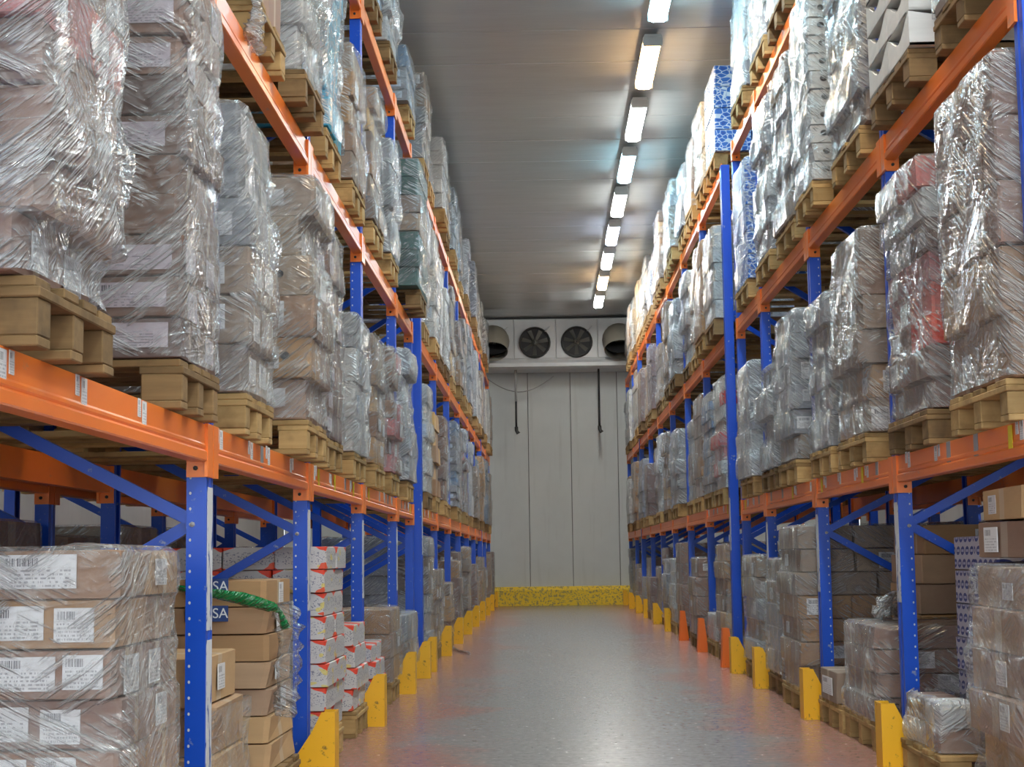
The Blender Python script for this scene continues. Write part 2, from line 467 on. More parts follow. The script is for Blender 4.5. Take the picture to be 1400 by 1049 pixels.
# ------------------------------------------------------------------ room
XL, XR, YB = -5.2, 6.2, -7.0
fl = structure(obj('floor', boxes('floor', [(XL, XR, YB, WALL_Y, -0.1, 0.0)], 'floor_concrete')),
               'polished grey concrete floor with worn red-brown margins', 'floor')
ce = structure(obj('ceiling', boxes('ceiling', [(XL, XR, YB, WALL_Y, CEIL + 0.03, CEIL + 0.12)], 'joint_dark')),
               'grey metal panel ceiling with crosswise joints', 'ceiling')
pw = 0.955
cp = chamfer('ceiling_panel', XR - XL, pw - 0.014, 0.03, 0.006, 'ceiling_sheet')
y = WALL_Y - pw / 2
k = 0
while y > YB:
    p = obj('panel', cp, ce, ((XL + XR) / 2, y, CEIL + 0.015 + random.uniform(-0.002, 0.004)))
    p.rotation_euler = (random.uniform(-0.004, 0.004), 0, 0)
    y -= pw; k += 1
wb = structure(obj('wall_back', boxes('wall_back', [(XL, XR, WALL_Y + 0.02, WALL_Y + 0.2, 0, CEIL + 0.1)], 'joint_dark')),
               'pale grey insulated panel wall closing the aisle', 'wall')
edges = [XL, -3.9, -2.85, -1.65, -0.32, 0.53, 1.46, 2.6, 3.8, 5.0, XR]
for a, b in zip(edges, edges[1:]):
    obj('panel', chamfer('wall_panel', b - a - 0.012, 0.03, CEIL, 0.005, 'wall_sheet'), wb, ((a + b) / 2, WALL_Y + 0.006, CEIL / 2))
for s, X in ((-1, XL), (1, XR)):
    w = structure(obj('wall_' + SIDE[s], boxes('wall_side', [(min(X, X + s * .15), max(X, X + s * .15), YB, WALL_Y, 0, CEIL + .1)], 'wall_sheet')),
                  'pale panel wall beyond the %s rack rows' % SIDE[s], 'wall')
kb = structure(obj('baseboard_back', extrude('kerb', [(0, 0), (0, 0.30), (0.05, 0.37), (0.22, 0.37), (0.22, 0)], 'x', XL, XR, 'kerb_yellow'), None, (0, WALL_Y - 0.22, 0)),
               'scuffed yellow kerb along the foot of the back wall', 'kerb')

# ------------------------------------------------------------------ cooler on the back wall
def cooler():
    cy, z0, z1, depth = 31.25, 4.64, 5.585, 0.8
    pit, xc0 = 0.818, -0.975
    r = empty('evaporator_cooler', (0.25, cy, z0))
    tag(r, 'long white ceiling cooler with dark round fans on the back wall', 'cooler')
    L = lambda x, y, z: (x - 0.25, y - cy, z - z0)
    x0, x1 = xc0 - pit / 2 - pit, xc0 + pit * 4.5
    obj('body', boxes('cooler_body', [(x0 - .25, x1 - .25, 0.02, depth, 0.12, z1 - z0)], 'white_metal'), r)
    obj('top_gap_shade', boxes('cooler_gap_shade', [(x0 - .27, x1 - .23, -0.01, depth, z1 - z0, z1 - z0 + 0.032)], 'dark_rubber_and_shade'), r)  # solid dark strip stands in for the shade between cooler and ceiling
    obj('drip_tray', extrude('tray', [(-0.06, 0.0), (-0.06, 0.07), (-0.02, 0.135), (depth, 0.135), (depth, -0.03), (0.1, -0.03)], 'x', x0 - .25, x1 - .25, 'white_metal'), r)
    n = 24
    for i in range(-1, 5):
        X = xc0 + pit * i; c = L(X, cy, 5.115)
        obj('face_panel', chamfer('cooler_panel', pit - 0.012, 0.03, z1 - z0 - 0.17, 0.008, 'white_metal'), r, (c[0], 0.01, (z1 - z0 + 0.15) / 2))
        # shroud ring, blades, hub
        V, F = [], []
        prof = [(0.275, -0.02), (0.275, 0.16), (0.292, 0.16), (0.305, 0.05), (0.30, -0.02)]
        prof = [(0.27, 0.0), (0.275, -0.09), (0.292, -0.10), (0.305, -0.08), (0.312, 0.0)]
        for k in range(n):
            t = 2 * math.pi * k / n
            for (rr, yy) in prof: V.append((rr * math.cos(t), yy, rr * math.sin(t)))
        m = len(prof)
        for k in range(n):
            for q in range(m - 1):
                F.append((k * m + q, k * m + q + 1, ((k + 1) % n) * m + q + 1, ((k + 1) % n) * m + q))
        obj('fan_ring', mesh('fan_ring', V, F, 'dark_metal', True), r, (c[0], 0.0, c[2]))
        disc = [(0.272 * math.cos(2 * math.pi * k / n), -0.012, 0.272 * math.sin(2 * math.pi * k / n)) for k in range(n)]
        fan = obj('fan', mesh('fan_inner_shade', disc, [tuple(range(n))], 'dark_rubber_and_shade'), r, (c[0], 0, c[2]))  # black disc stands in for the shaded inside of the fan
        nb = 7
        for b in range(nb):
            a0 = 2 * math.pi * b / nb + 0.2
            V = []
            for (rr, hw) in ((0.05, 0.022), (0.15, 0.034), (0.255, 0.042)):
                for sgn in (-1, 1):
                    ca, sa = math.cos(a0), math.sin(a0)
                    V.append((rr * ca - sgn * hw * sa, -0.035 - sgn * 0.016, rr * sa + sgn * hw * ca))
            V += [(v[0], v[1] + 0.006, v[2]) for v in V]
            F = [(0, 2, 3, 1), (2, 4, 5, 3), (6, 7, 9, 8), (8, 9, 11, 10), (0, 6, 8, 2), (2, 8, 10, 4), (1, 3, 9, 7), (3, 5, 11, 9), (4, 10, 11, 5), (0, 1, 7, 6)]
            obj('blade', mesh('blade', V, F, 'blade_metal'), fan)
        hub = [(0, -0.02, 0), (0, -0.075, 0)]
        obj('hub', tube('hub', hub, [0.06, 0.045], 'blade_metal', 14), fan)
        obj('mount_bolt', tube('mount_bolt', [(0, -0.075, 0), (0, -0.085, 0)], 0.013, 'print_and_shade_black', 8), fan)
        obj('bracket', tube('bracket', [(0.20, -0.09, 0.20), (0.29, -0.09, 0.30)], 0.012, 'white_metal', 6), fan)
        if i in (0, 3, -1, 4):
            # cloth elbow that turns the air down
            pts, rad = [], []
            for q in range(9):
                a = q / 8 * math.radians(62)
                pts.append((0, -0.10 - 0.30 * math.sin(a), -0.30 * (1 - math.cos(a)) * 0.75)); rad.append(0.325 - 0.004 * q)
            pts.append((0, pts[-1][1] - 0.07, pts[-1][2] - 0.12)); rad.append(0.30)
            h = obj('air_hood', tube('air_hood', pts, rad, 'hood_cloth', 20, False), r, (c[0], 0, c[2] + 0.02))
            e = pts[-1]
            dn = [(0.262 * math.cos(2 * math.pi * k / n), 0.262 * math.sin(2 * math.pi * k / n), 0) for k in range(n)]
            obj('hood_mouth_shade', mesh('hood_mouth_shade', dn, [tuple(range(n))], 'dark_rubber_and_shade'), h, (0, e[1] + 0.03, e[2] + 0.05), (math.radians(30), 0, 0))  # black disc painted in as the shade inside the hood
cooler()
for X, mat, lab in ((-0.545, 'pipe_grey', 'grey and black drain pipe hanging under the cooler beside the bowed cable'), (1.085, 'dark_rubber_and_shade', 'all-black drain pipe hanging under the cooler')):
    r = empty('drain_pipe', (X, 31.5, 3.37)); tag(r, lab, 'pipe', 'cooler drain pipes')
    obj('upper_pipe', tube('pipe', [(0, 0, 0.62), (0, 0, 1.262)], 0.024 if mat != 'dark_rubber_and_shade' else 0.02, mat), r)
    obj('lower_pipe', tube('pipe', [(0, 0, 0.1), (0.0, 0, 0.63)], 0.02, 'dark_rubber_and_shade'), r)
    obj('trap', tube('trap', [(0, 0, 0.12), (0.005, 0, 0.05), (0.02, -0.01, 0.0), (0.05, -0.01, 0.03)], 0.036, 'dark_metal'), r)
cbl = obj('hanging_cable', tube('cable', [(-1.2 + 0.1 * k, 31.7, 4.62 - 0.42 * math.sin(math.pi * (k + 1) / 16.5)) for k in range(15)], 0.011, 'pipe_grey', 6))
tag(cbl, 'thin grey cable hanging in a bow under the cooler', 'cable')

# ------------------------------------------------------------------ ceiling lamps
LY0, LSTEP, LLEN = 12.66, 1.985, 1.30
tints = {0: 'cyan', 1: 'warm', 2: 'neutral', 3: 'cyan', 4: 'neutral', 5: 'blue', 6: 'neutral', 7: 'warm', 8: 'neutral'}
def lamp_meshes():
    hl = LLEN / 2
    house = extrude('lamp_house', [(-0.07, 0), (-0.085, -0.035), (-0.085, -0.05), (0.085, -0.05), (0.085, -0.035), (0.07, 0)], 'y', -hl - 0.02, hl + 0.02, 'lamp_housing')
    cap = chamfer('lamp_cap', 0.175, 0.03, 0.085, 0.008, 'lamp_housing')
    rod = tube('rod', [(0, 0, 0), (0, 0, 0.06)], 0.008, 'lamp_housing', 6)
    dif = {}
    for t in ('warm', 'neutral', 'cyan', 'blue'):
        dif[t] = extrude('diffuser', [(-0.082, -0.05), (-0.072, -0.095), (-0.05, -0.115), (0.05, -0.115), (0.072, -0.095), (0.082, -0.05)], 'y', -hl, hl, 'lamp_' + t)
        dif[t].materials.append(M['lamp_edge_' + t])
        for p in dif[t].polygons:
            if p.normal.z > -0.9: p.material_index = 1
    return house, cap, rod, dif
LH, LC, LR_, LD = lamp_meshes()
def lamp(X, y, tint, label, group):
    zc = CEIL - 0.045
    r = empty('ceiling_lamp', (X, y, zc)); tag(r, label, 'lamp', group)
    obj('housing', LH, r); obj('diffuser', LD[tint], r)
    for q in (-1, 1):
        obj('end_cap', LC, r, (0, q * (LLEN / 2 + 0.012), -0.065)); obj('rod', LR_, r, (0, q * 0.45, -0.005))
tn = {'warm': 'warm yellow', 'neutral': 'white', 'cyan': 'cool cyan', 'blue': 'pale blue'}
for k in range(9):
    lamp(1.02, LY0 + LSTEP * k, tints[k], '%s fluorescent ceiling lamp above the aisle, %s of the row from the camera' % (tn[tints[k]], ORD[k]), 'fluorescent lamps above the aisle')
for k in range(1, 9):
    lamp(1.02, LY0 - LSTEP * k, ('neutral', 'neutral', 'cyan', 'warm')[k % 4], 'fluorescent ceiling lamp overhead, %s before the first lamp in view' % ORD[k - 1], 'fluorescent lamps above the aisle')
for s in (-1, 1):
    for k in range(9):
        lamp(s * 4.6 if s < 0 else 5.4, 1.5 + 3.4 * k, 'neutral', 'fluorescent lamp of the next aisle beyond the %s rack, %s along' % (SIDE[s], ORD[k]), 'fluorescent lamps of the next aisles')

# ------------------------------------------------------------------ rack uprights, beams, guards
def post_mesh(s, width, depth, top):
    w, d = width / 2, depth
    # outline in (x, y); the open side looks away from the aisle
    pr = [(0, -w), (0, -0.013), (0.007, -0.009), (0.007, 0.009), (0, 0.013), (0, w), (d, w), (d, w - 0.014), (0.006, w - 0.006),
          (0.012, 0.012), (0.012, -0.012), (0.006, -w + 0.006), (d, -w + 0.014), (d, -w)]
    pr = [(0, -w), (0, -0.013), (0.007, -0.009), (0.007, 0.009), (0, 0.013), (0, w), (d, w), (d, w - 0.022), (d - 0.004, w - 0.022), (d - 0.004, w - 0.005),
          (0.013, w - 0.005), (0.013, -w + 0.005), (d - 0.004, -w + 0.005), (d - 0.004, -w + 0.022), (d, -w + 0.022), (d, -w)]
    return extrude('post', [(s * x, y) for x, y in pr], 'z', 0.006, top, 'rack_blue')
POST = {}
for s in (-1, 1):
    POST[s, False, 'f'] = post_mesh(s, 0.10, 0.065, 4.424)
    POST[s, True, 'f'] = post_mesh(s, 0.115, 0.075, 4.40)
    POST[s, False, 'r'] = post_mesh(-s, 0.10, 0.065, 4.424)
    POST[s, True, 'r'] = POST[s, False, 'r']
FOOT = chamfer('foot_plate', 0.13, 0.14, 0.008, 0.002, 'rack_blue')
FZ = [0.12, 1.09, 2.07, 3.05, 4.0]
RZ = [0.60, 1.53, 2.50, 3.47]
def brace_mesh(s, z0, u0, z1, u1, off):
    dx, dz = u1 - u0, z1 - z0; L = math.hypot(dx, dz); nx, nz = -dz / L * 0.02, dx / L * 0.02
    V = []
    for y in (-0.004 + off, 0.012 + off):
        for (u, z, q) in ((u0, z0, 1), (u1, z1, 1), (u1, z1, -1), (u0, z0, -1)):
            V.append((s * (u + nx * q), y, z + nz * q))
    V += [(s * (u0 + nx), 0.03 + off, z0 + nz), (s * (u1 + nx), 0.03 + off, z1 + nz)]
    F = [(0, 1, 2, 3), (4, 7, 6, 5), (0, 4, 5, 1), (3, 2, 6, 7), (0, 3, 7, 4), (1, 5, 6, 2), (4, 8, 9, 5)]
    return mesh('brace', V, F, 'rack_blue')
BR = {}
for s in (-1, 1):
    lst = []
    for i in range(4):
        lst.append(brace_mesh(s, FZ[i], 0.045, RZ[i], DEPTH - 0.045, -0.03))
        lst.append(brace_mesh(s, RZ[i], DEPTH - 0.045, FZ[i + 1], 0.045, -0.008))
    BR[s] = lst
BOLT = tube('bolt', [(0, -0.055, 0), (0, 0.055, 0)], 0.009, 'sticker_grey', 6)
def holes(s, y_side):  # flat pale discs stand in for light seen through the holes
    V, F = [], []
    for k in range(60):
        z = 0.28 + 0.05 * k
        for x in (0.052,):
            c = len(V)
            for q in range(6):
                a = q * math.pi / 3; V.append((s * (x + 0.0042 * math.cos(a)), y_side, z + 0.0055 * math.sin(a)))
            F.append(tuple(range(c, c + 6)))
    return mesh('holes', V, F, 'hole_light')
HO = {s: holes(s, -0.0512) for s in (-1, 1)}
STRIP = chamfer('strip', 0.002, 0.08, 0.46, 0.0008, 'paper_strip')
def label_uv(me):
    if me.uv_layers: return me
    ul = me.uv_layers.new(name='uv')
    xs = [v.co for v in me.vertices]
    mn = [min(c[i] for c in xs) for i in range(3)]; mx = [max(c[i] for c in xs) for i in range(3)]
    ax = sorted(range(3), key=lambda i: mx[i] - mn[i])[1:]; a, b = (ax if 2 not in ax else ([q for q in ax if q != 2] + [2]))
    for lp in me.loops:
        c = me.vertices[lp.vertex_index].co
        ul.data[lp.index].uv = ((c[a] - mn[a]) / (mx[a] - mn[a]), (c[b] - mn[b]) / (mx[b] - mn[b]))
    return me
label_uv(STRIP)
for s in (-1, 1):
    for n, (y, tall) in enumerate(UP[s]):
        fx = s * (FACE[s] - (0.02 if tall else 0.0))
        r = empty('upright_frame', (fx, y, 0))
        tag(r, ('tall unbroken blue steel upright, %s rack, %s upright from the camera' if tall else 'blue steel rack upright with braces, %s rack, %s upright from the camera') % (SIDE[s], ORD[n - 1] if s < 0 and n else ORD[n]) if n or s > 0 else 'blue steel rack upright before the near edge of the left rack',
            'rack upright', 'uprights of the %s rack' % SIDE[s])
        obj('post', POST[s, tall, 'f'], r)
        obj('post', POST[s, tall, 'r'], r, (s * DEPTH, 0, 0))
        for b in BR[s]: obj('brace', b, r)
        for q in (0.03, DEPTH - 0.03): obj('foot_plate', FOOT, r, (s * q, 0, 0.004))
        if y < 12:
            for z in FZ[1:4]: obj('bolt', BOLT, r, (s * 0.045, 0, z - 0.01))
            h = obj('holes', HO[s], r); h['kind'] = 'stuff'
        if y < 13 and not tall:
            for z in ((0.97, 0.48) if s < 0 and n == 1 else (0.96,)):
                p = obj('label_strip', STRIP, r, (-s * 0.001, 0.0, z)); p['label'] = 'white worn label strip'
        if tall:
            p = obj('label_strip', STRIP, r, (-s * 0.001, -0.025, 1.22)); p['label'] = 'white worn label strip'

def beam_mesh(s, ln):
    pr = [(0, 0.12), (0, 0.058), (-0.004, 0.052), (-0.004, 0.044), (0.0, 0.038), (-0.009, 0.03), (-0.009, 0.004), (-0.005, 0), (0.045, 0), (0.045, 0.12)]
    return extrude('beam', [(s * a, b) for a, b in pr], 'y', 0, ln, 'rack_orange')
BM = {}
CONM = {}
def conn_mesh(s, e):
    # angle bracket: leg on the aisle face and leg across the side of the post; e=+1 far end, -1 near end
    V, F = [], []
    for b in ((-0.011, 0.0, -0.05, 0.03), (-0.011, 0.062, 0.0, 0.012)):
        x0, x1, y0, y1 = b; y0, y1 = sorted((-e * y0, -e * y1)); x0, x1 = sorted((s * x0, s * x1))
        v, f = box_vf(x0, x1, y0, y1, -0.049, 0.122); k = len(V); V += v; F += [tuple(i + k for i in q) for q in f]
    return mesh('connector', V, F, 'rack_orange')
for s in (-1, 1):
    for e in (-1, 1): CONM[s, e] = conn_mesh(s, e)
BOLTX = {s: tube('lock_pin', [(s * 0.02, 0, 0), (s * 0.02, -0.008, 0)], 0.008, 'dark_metal', 6) for s in (-1, 1)}
ST_W = label_uv(chamfer('sticker', 0.002, 0.045, 0.07, 0.0006, 'paper_white'))
ST_S = label_uv(chamfer('sticker', 0.002, 0.032, 0.05, 0.0006, 'paper_white'))
ST_Y = chamfer('sticker', 0.002, 0.05, 0.085, 0.0006, 'sticker_yellow')
ST_G = chamfer('sticker', 0.002, 0.06, 0.10, 0.0006, 'sticker_grey')
rb = random.Random(3)
def beam(s, u, ya, yb, lev, label, group, rear=False, stickers=False, front_sign=None):
    fs = s if not rear else -s
    a, b = ya + 0.055, yb - 0.055
    key = (fs, round(b - a, 3))
    if key not in BM: BM[key] = beam_mesh(fs, b - a)
    o = obj('load_beam', BM[key], None, (s * u, a, CONN[lev] + 0.049)); tag(o, label, 'beam', group, 'thing')
    obj('connector', CONM[fs, -1], o, (0, 0, 0)); c = obj('connector', CONM[fs, 1], o, (0, b - a, 0))
    obj('lock_pin', BOLTX[fs], o, (fs * 0.012, b - a - 0.011, -0.02))
    if stickers:
        yy = 0.12
        while yy < b - a - 0.15:
            z = 0.085 + rb.uniform(-0.004, 0.01)
            kind = rb.random()
            if kind < 0.75:
                obj('sticker', ST_W, o, (-fs * 0.0015, yy, z - 0.005)); obj('sticker', ST_S, o, (-fs * 0.0015, yy + rb.choice((-1, 1)) * 0.055, z + 0.008))
            if 0.2 < kind < 0.5:
                q = obj('sticker', ST_Y, o, (-fs * 0.0035, yy + 0.13, 0.072)); q['label'] = 'yellow tag'
            if kind > 0.6:
                q = obj('sticker', ST_G, o, (-fs * 0.001, yy + 0.22, 0.07)); q['label'] = 'grey tape remnant'
            yy += rb.uniform(0.33, 0.6)
    return o
for s in (-1, 1):
    for n, (ya, yb) in enumerate(BAYS[s]):
        for lev in (1, 2, 3):
            beam(s, FACE[s], ya, yb, lev, 'orange front beam of the %s rack, %s, %s bay from the camera' % (SIDE[s], LEVEL[lev], ORD[n]), 'front beams of the %s rack' % SIDE[s],
                 False, lev == 1 and ya < 15)
            beam(s, FACE[s] + DEPTH, ya, yb, lev, 'orange rear beam of the %s rack, %s, %s bay from the camera' % (SIDE[s], LEVEL[lev], ORD[n]), 'rear beams of the %s rack' % SIDE[s], True)

def guard_mesh(s, mat, slim):
    w = 0.11 if slim else 0.19; h = 0.33 if slim else 0.29; t = 0.006; a0, a1 = -0.07, 0.07
    V, F = [], []
    def prism(poly, y0, y1):
        k = len(V); n = len(poly)
        V.extend((s * x, y0, z) for x, z in poly); V.extend((s * x, y1, z) for x, z in poly)
        F.extend((k + i, k + (i + 1) % n, k + n + (i + 1) % n, k + n + i) for i in range(n))
        F.append(tuple(range(k, k + n))[::-1]); F.append(tuple(range(k + n, k + 2 * n)))
    wing = [(0, 0), (0, h), (0.06, h), (0.10, h * 0.72), (w - 0.02, h * 0.36), (w, 0)] if not slim else [(0, 0), (0.02, h), (0.07, h), (w, 0)]
    prism(wing, a0, a0 + t); prism(wing, a1 - t, a1)
    prism([(0, 0), (0 if not slim else 0.018, h), (t + (0 if not slim else 0.018), h), (t, 0)], a0 + t, a1 - t)
    me = mesh('guard', V, F, mat)
    bm = bmesh.new(); bm.from_mesh(me); bmesh.ops.recalc_face_normals(bm, faces=bm.faces); bm.to_mesh(me); bm.free()
    return me
GB = tube('anchor_bolt', [(0, 0, 0), (0, 0, 0.02)], 0.011, 'dark_metal', 6)
GU = {(s, o): guard_mesh(s, 'guard_orange' if o else 'guard_yellow', o) for s in (-1, 1) for o in (0, 1)}
GF = {o: chamfer('flange', 0.09, 0.13, 0.008, 0.002, 'guard_orange' if o else 'guard_yellow') for o in (0, 1)}
for s in (-1, 1):
    for n, (y, tall) in enumerate(UP[s]):
        if n == 0: continue
        orange = s > 0 and 5 <= n <= 7
        o = obj('post_guard', GU[s, int(orange)], None, (s * (FACE[s] - 0.145), y - 0.132, 0))
        tag(o, '%s steel post guard, %s rack, %s upright from the camera' % ('slim orange' if orange else 'chipped yellow', SIDE[s], ORD[n - 1] if s < 0 else ORD[n]), 'post guard', 'post guards of the %s rack' % SIDE[s])
        obj('flange', GF[int(orange)], o, (s * 0.055, 0, 0.004))
        for q in (-0.05, 0.05): obj('anchor_bolt', GB, o, (s * 0.03, q, 0.006))

# ------------------------------------------------------------------ pallets
def pallet_parts(s, w, d=1.06):
    B = []
    bw = 0.10 if w > 0.7 else 0.085
    ys = [bw / 2, w / 2, w - bw / 2]
    xs = [0.06, d / 2, d - 0.06]
    for y in ys: B.append(('bottom_board', d, bw, 0.022, d / 2, y, 0.011))
    for x in xs:
        for y in ys: B.append(('block', 0.12, bw, 0.078, x, y, 0.061))
        B.append(('stringer', 0.13, w, 0.022, x, w / 2, 0.111))
    nd = 5 if w > 0.7 else 4
    for k in range(nd):
        tw = (0.13 if k in (0, nd - 1) else 0.105) if w > 0.7 else 0.105
        y = tw / 2 + (w - tw) * k / (nd - 1)
        B.append(('deck_board', d, tw, 0.022, d / 2, y, 0.133))
    return [(nm, a, b, c, s * x, y, z) for nm, a, b, c, x, y, z in B]
PM = {}
def part_mesh(nm, a, b, c, mat):
    k = (nm, round(a, 3), round(b, 3), round(c, 3), mat)
    if k not in PM: PM[k] = chamfer(nm, a, b, c, 0.003, mat)
    return PM[k]
PJ = {}
rp = random.Random(11)
def pallet(s, u, y, z, w, label, group, detail, mat='wood_pale'):
    X = s * (FACE[s] + u)
    if detail:
        r = empty('wooden_pallet', (X, y, z)); tag(r, label, 'pallet', group)
        for nm, a, b, c, x, yy, zz in pallet_parts(s, w):
            o = obj(nm, part_mesh(nm, a, b, c, mat), r, (x + s * rp.uniform(-0.008, 0.008) * (nm == 'deck_board'), yy + rp.uniform(-0.006, 0.006) * (nm != 'stringer'), zz))
            if nm == 'block': o.rotation_euler = (0, 0, rp.uniform(-0.06, 0.06))
        return r
    k = (s, round(w, 2), mat)
    if k not in PJ:
        PJ[k] = boxes('pallet', [(x - a / 2, x + a / 2, yy - b / 2, yy + b / 2, zz - c / 2, zz + c / 2) for nm, a, b, c, x, yy, zz in pallet_parts(s, w)], mat)
    r = obj('wooden_pallet', PJ[k], None, (X, y, z)); tag(r, label, 'pallet', group)
    return r

# ------------------------------------------------------------------ loads
CARDS = ['kraft', 'kraft_dark', 'kraft_tan', 'kraft_grey', 'kraft_mauve', 'white_card', 'grey_card', 'bluegrey_card', 'green_card', 'pink_card', 'red_card', 'cyan_card', 'red_white_card', 'oval_card', 'blue_cell_card']
rc = random.Random(5)
CM = {}
for m in CARDS:
    CM[m] = [chamfer('carton', 1, 1, 1, 0.022, m, 0.012 if k else 0.0, rc) for k in range(4)]
def tray_mesh():
    # open tray whose long walls dip in the middle
    V, F = [], []
    n = 9
    def wall(fix, axis, t):
        k = len(V)
        for off in (0, t):
            for i in range(n):
                a = -0.5 + i / (n - 1); top = 0.5 - 0.55 * max(0.0, math.cos(a * math.pi)) ** 1.5
                p = (fix + off, a) if axis == 'y' else (a, fix + off)
                V.append((p[0], p[1], -0.5)); V.append((p[0], p[1], top))
        for i in range(n - 1):
            q = k + 2 * i; w = k + 2 * n + 2 * i
            F.append((q, q + 2, q + 3, q + 1)); F.append((w, w + 1, w + 3, w + 2)); F.append((q + 1, q + 3, w + 3, w + 1))
    wall(-0.5, 'y', 0.02); wall(0.48, 'y', 0.02); wall(-0.5, 'x', 0.02); wall(0.48, 'x', 0.02)
    v, f = box_vf(-0.5, 0.5, -0.5, 0.5, -0.5, -0.42); k = len(V); V.extend(v); F.extend(tuple(i + k for i in q) for q in f)
    v, f = box_vf(-0.44, 0.44, -0.44, 0.44, -0.42, -0.1); k = len(V); V.extend(v); F.extend(tuple(i + k for i in q) for q in f)
    me = mesh('tray', V, F, 'white_card')
    me.materials.append(M['kraft_grey'])
    for p in me.polygons[-6:]: p.material_index = 1
    return me
TRAY = tray_mesh()
LABM = {}
def lab_mesh(mat):
    # unit sheet in x-z, facing -y
    if mat not in LABM: LABM[mat] = label_uv(chamfer('label', 1, 0.003, 1, 0.0012, mat))
    return LABM[mat]
HOLE = None
def hole_mesh():  # flat black disc, not a recess: the hole's shade as colour
    V = [(0.5 * math.cos(2 * math.pi * k / 12), -0.0008, 0.5 * math.sin(2 * math.pi * k / 12)) for k in range(12)]
    return mesh('hand_hole_shade', V, [tuple(range(12))[::-1]], 'print_and_shade_black')
HOLE = hole_mesh()

# style: materials, carton grid (deep, along), layer height, label chance front/side, label material, film, disorder, words
STY = {
 'brownlabel': dict(m=['kraft_dark', 'kraft_mauve', 'kraft_dark'], nx=2, ny=2, lh=.125, lf=.75, ls=.25, lm='paper_mauve', film='film_clear', dis=.012, w='flat brown cartons with long white labels'),
 'brown':      dict(m=['kraft', 'kraft_grey', 'kraft_tan'], nx=3, ny=2, lh=.15, lf=.35, ls=.25, lm='paper_white', film='film_clear', dis=.014, w='film-wrapped brown cartons'),
 'brownlow':   dict(m=['kraft', 'kraft_mauve', 'kraft'], nx=2, ny=2, lh=.121, lf=1.0, ls=.2, lm='paper_white', film='film_clear', dis=.012, w='low brown cartons with paper labels'),
 'browntall':  dict(m=['kraft', 'kraft_mauve'], nx=3, ny=2, lh=.22, lf=.4, ls=.3, lm='paper_white', film='film_clear', dis=.014, w='film-wrapped tall brown cartons'),
 'grey':       dict(m=['kraft_grey', 'grey_card'], nx=3, ny=2, lh=.17, lf=.4, ls=.3, lm='paper_white', film='film_milky', dis=.02, w='grey-brown cartons under shiny film'),
 'shortgrey':  dict(m=['kraft_grey', 'kraft_mauve'], nx=2, ny=2, lh=.115, lf=.8, ls=.1, lm='paper_white', film='film_milky', dis=.02, w='short shiny-wrapped stack of cartons'),
 'milky':      dict(m=['grey_card', 'white_card'], nx=2, ny=2, lh=.19, lf=.3, ls=.3, lm='paper_blue', film='film_heavy', dis=.03, w='pale cartons under heavy film'),
 'white':      dict(m=['white_card'], nx=3, ny=2, lh=.16, lf=.4, ls=.3, lm='paper_blue', film='film_milky', dis=.014, w='film-wrapped white cartons'),
 'pink':       dict(m=['pink_card', 'kraft_mauve', 'red_card', 'white_card'], nx=2, ny=2, lh=.13, lf=.2, ls=.3, lm='paper_white', film='film_milky', dis=.03, w='pink and red cartons under film'),
 'pinkheavy':  dict(m=['pink_card', 'kraft_dark', 'kraft_mauve'], nx=2, ny=2, lh=.14, lf=.2, ls=.3, lm='paper_white', film='film_heavy', dis=.035, w='pinkish cartons under heavy creased film'),
 'redwhite':   dict(m=['red_white_card'], nx=4, ny=2, lh=.105, lf=0, ls=0, lm='paper_white', film=None, dis=.012, w='white and red printed cartons'),
 'oval':       dict(m=['oval_card'], nx=2, ny=2, lh=.14, lf=0, ls=0, lm='paper_white', film='film_clear', dis=.008, w='white cartons covered in blue ovals'),
 'bluecell':   dict(m=['blue_cell_card'], nx=3, ny=2, lh=.21, lf=0, ls=0, lm='paper_white', film='film_clear', dis=.006, w='blue cartons with pale cell pattern'),
 'bluegrey':   dict(m=['bluegrey_card', 'grey_card'], nx=3, ny=2, lh=.085, lf=.9, ls=.2, lm='paper_blue', film='film_clear', dis=.012, w='small blue-grey cartons with labels'),
 'green':      dict(m=['green_card', 'green_card', 'green_card', 'kraft_grey'], nx=2, ny=2, lh=.14, lf=.5, ls=.0, lm='sticker_yellow', film='film_clear', dis=.008, w='dark green cartons with yellow stickers'),
 'crate':      dict(m=['white_card'], nx=2, ny=2, lh=.105, lf=0, ls=0, lm='paper_white', film='film_milky', dis=.006, hole=1, w='white cartons with dark hand holes'),
 'tray':       dict(m=['white_card'], nx=2, ny=2, lh=.15, lf=0, ls=0, lm='paper_white', film=None, dis=.004, tray=1, w='open white trays with dipped sides'),
 'sacks':      dict(m=['kraft_tan', 'kraft'], nx=2, ny=1, lh=.15, lf=.3, ls=.5, lm='paper_white', film='film_clear', dis=.04, w='bulging kraft cartons'),
 'cyan':       dict(m=['grey_card', 'cyan_card', 'kraft_tan'], nx=2, ny=2, lh=.2, lf=.3, ls=.2, lm='paper_blue', film='film_heavy', dis=.02, w='pale cartons with cyan tops under film'),
 'holebrown':  dict(m=['kraft', 'kraft_grey'], nx=3, ny=2, lh=.185, lf=.7, ls=.15, lm='paper_white', film='film_milky', dis=.03, hole=.6, w='brown cartons with round hand holes'),
}
rl = random.Random(21)
SIN = [(rl.uniform(2, 9), rl.uniform(4, 16), rl.uniform(0, 6.28), rl.uniform(0.3, 1)) for _ in range(9)]
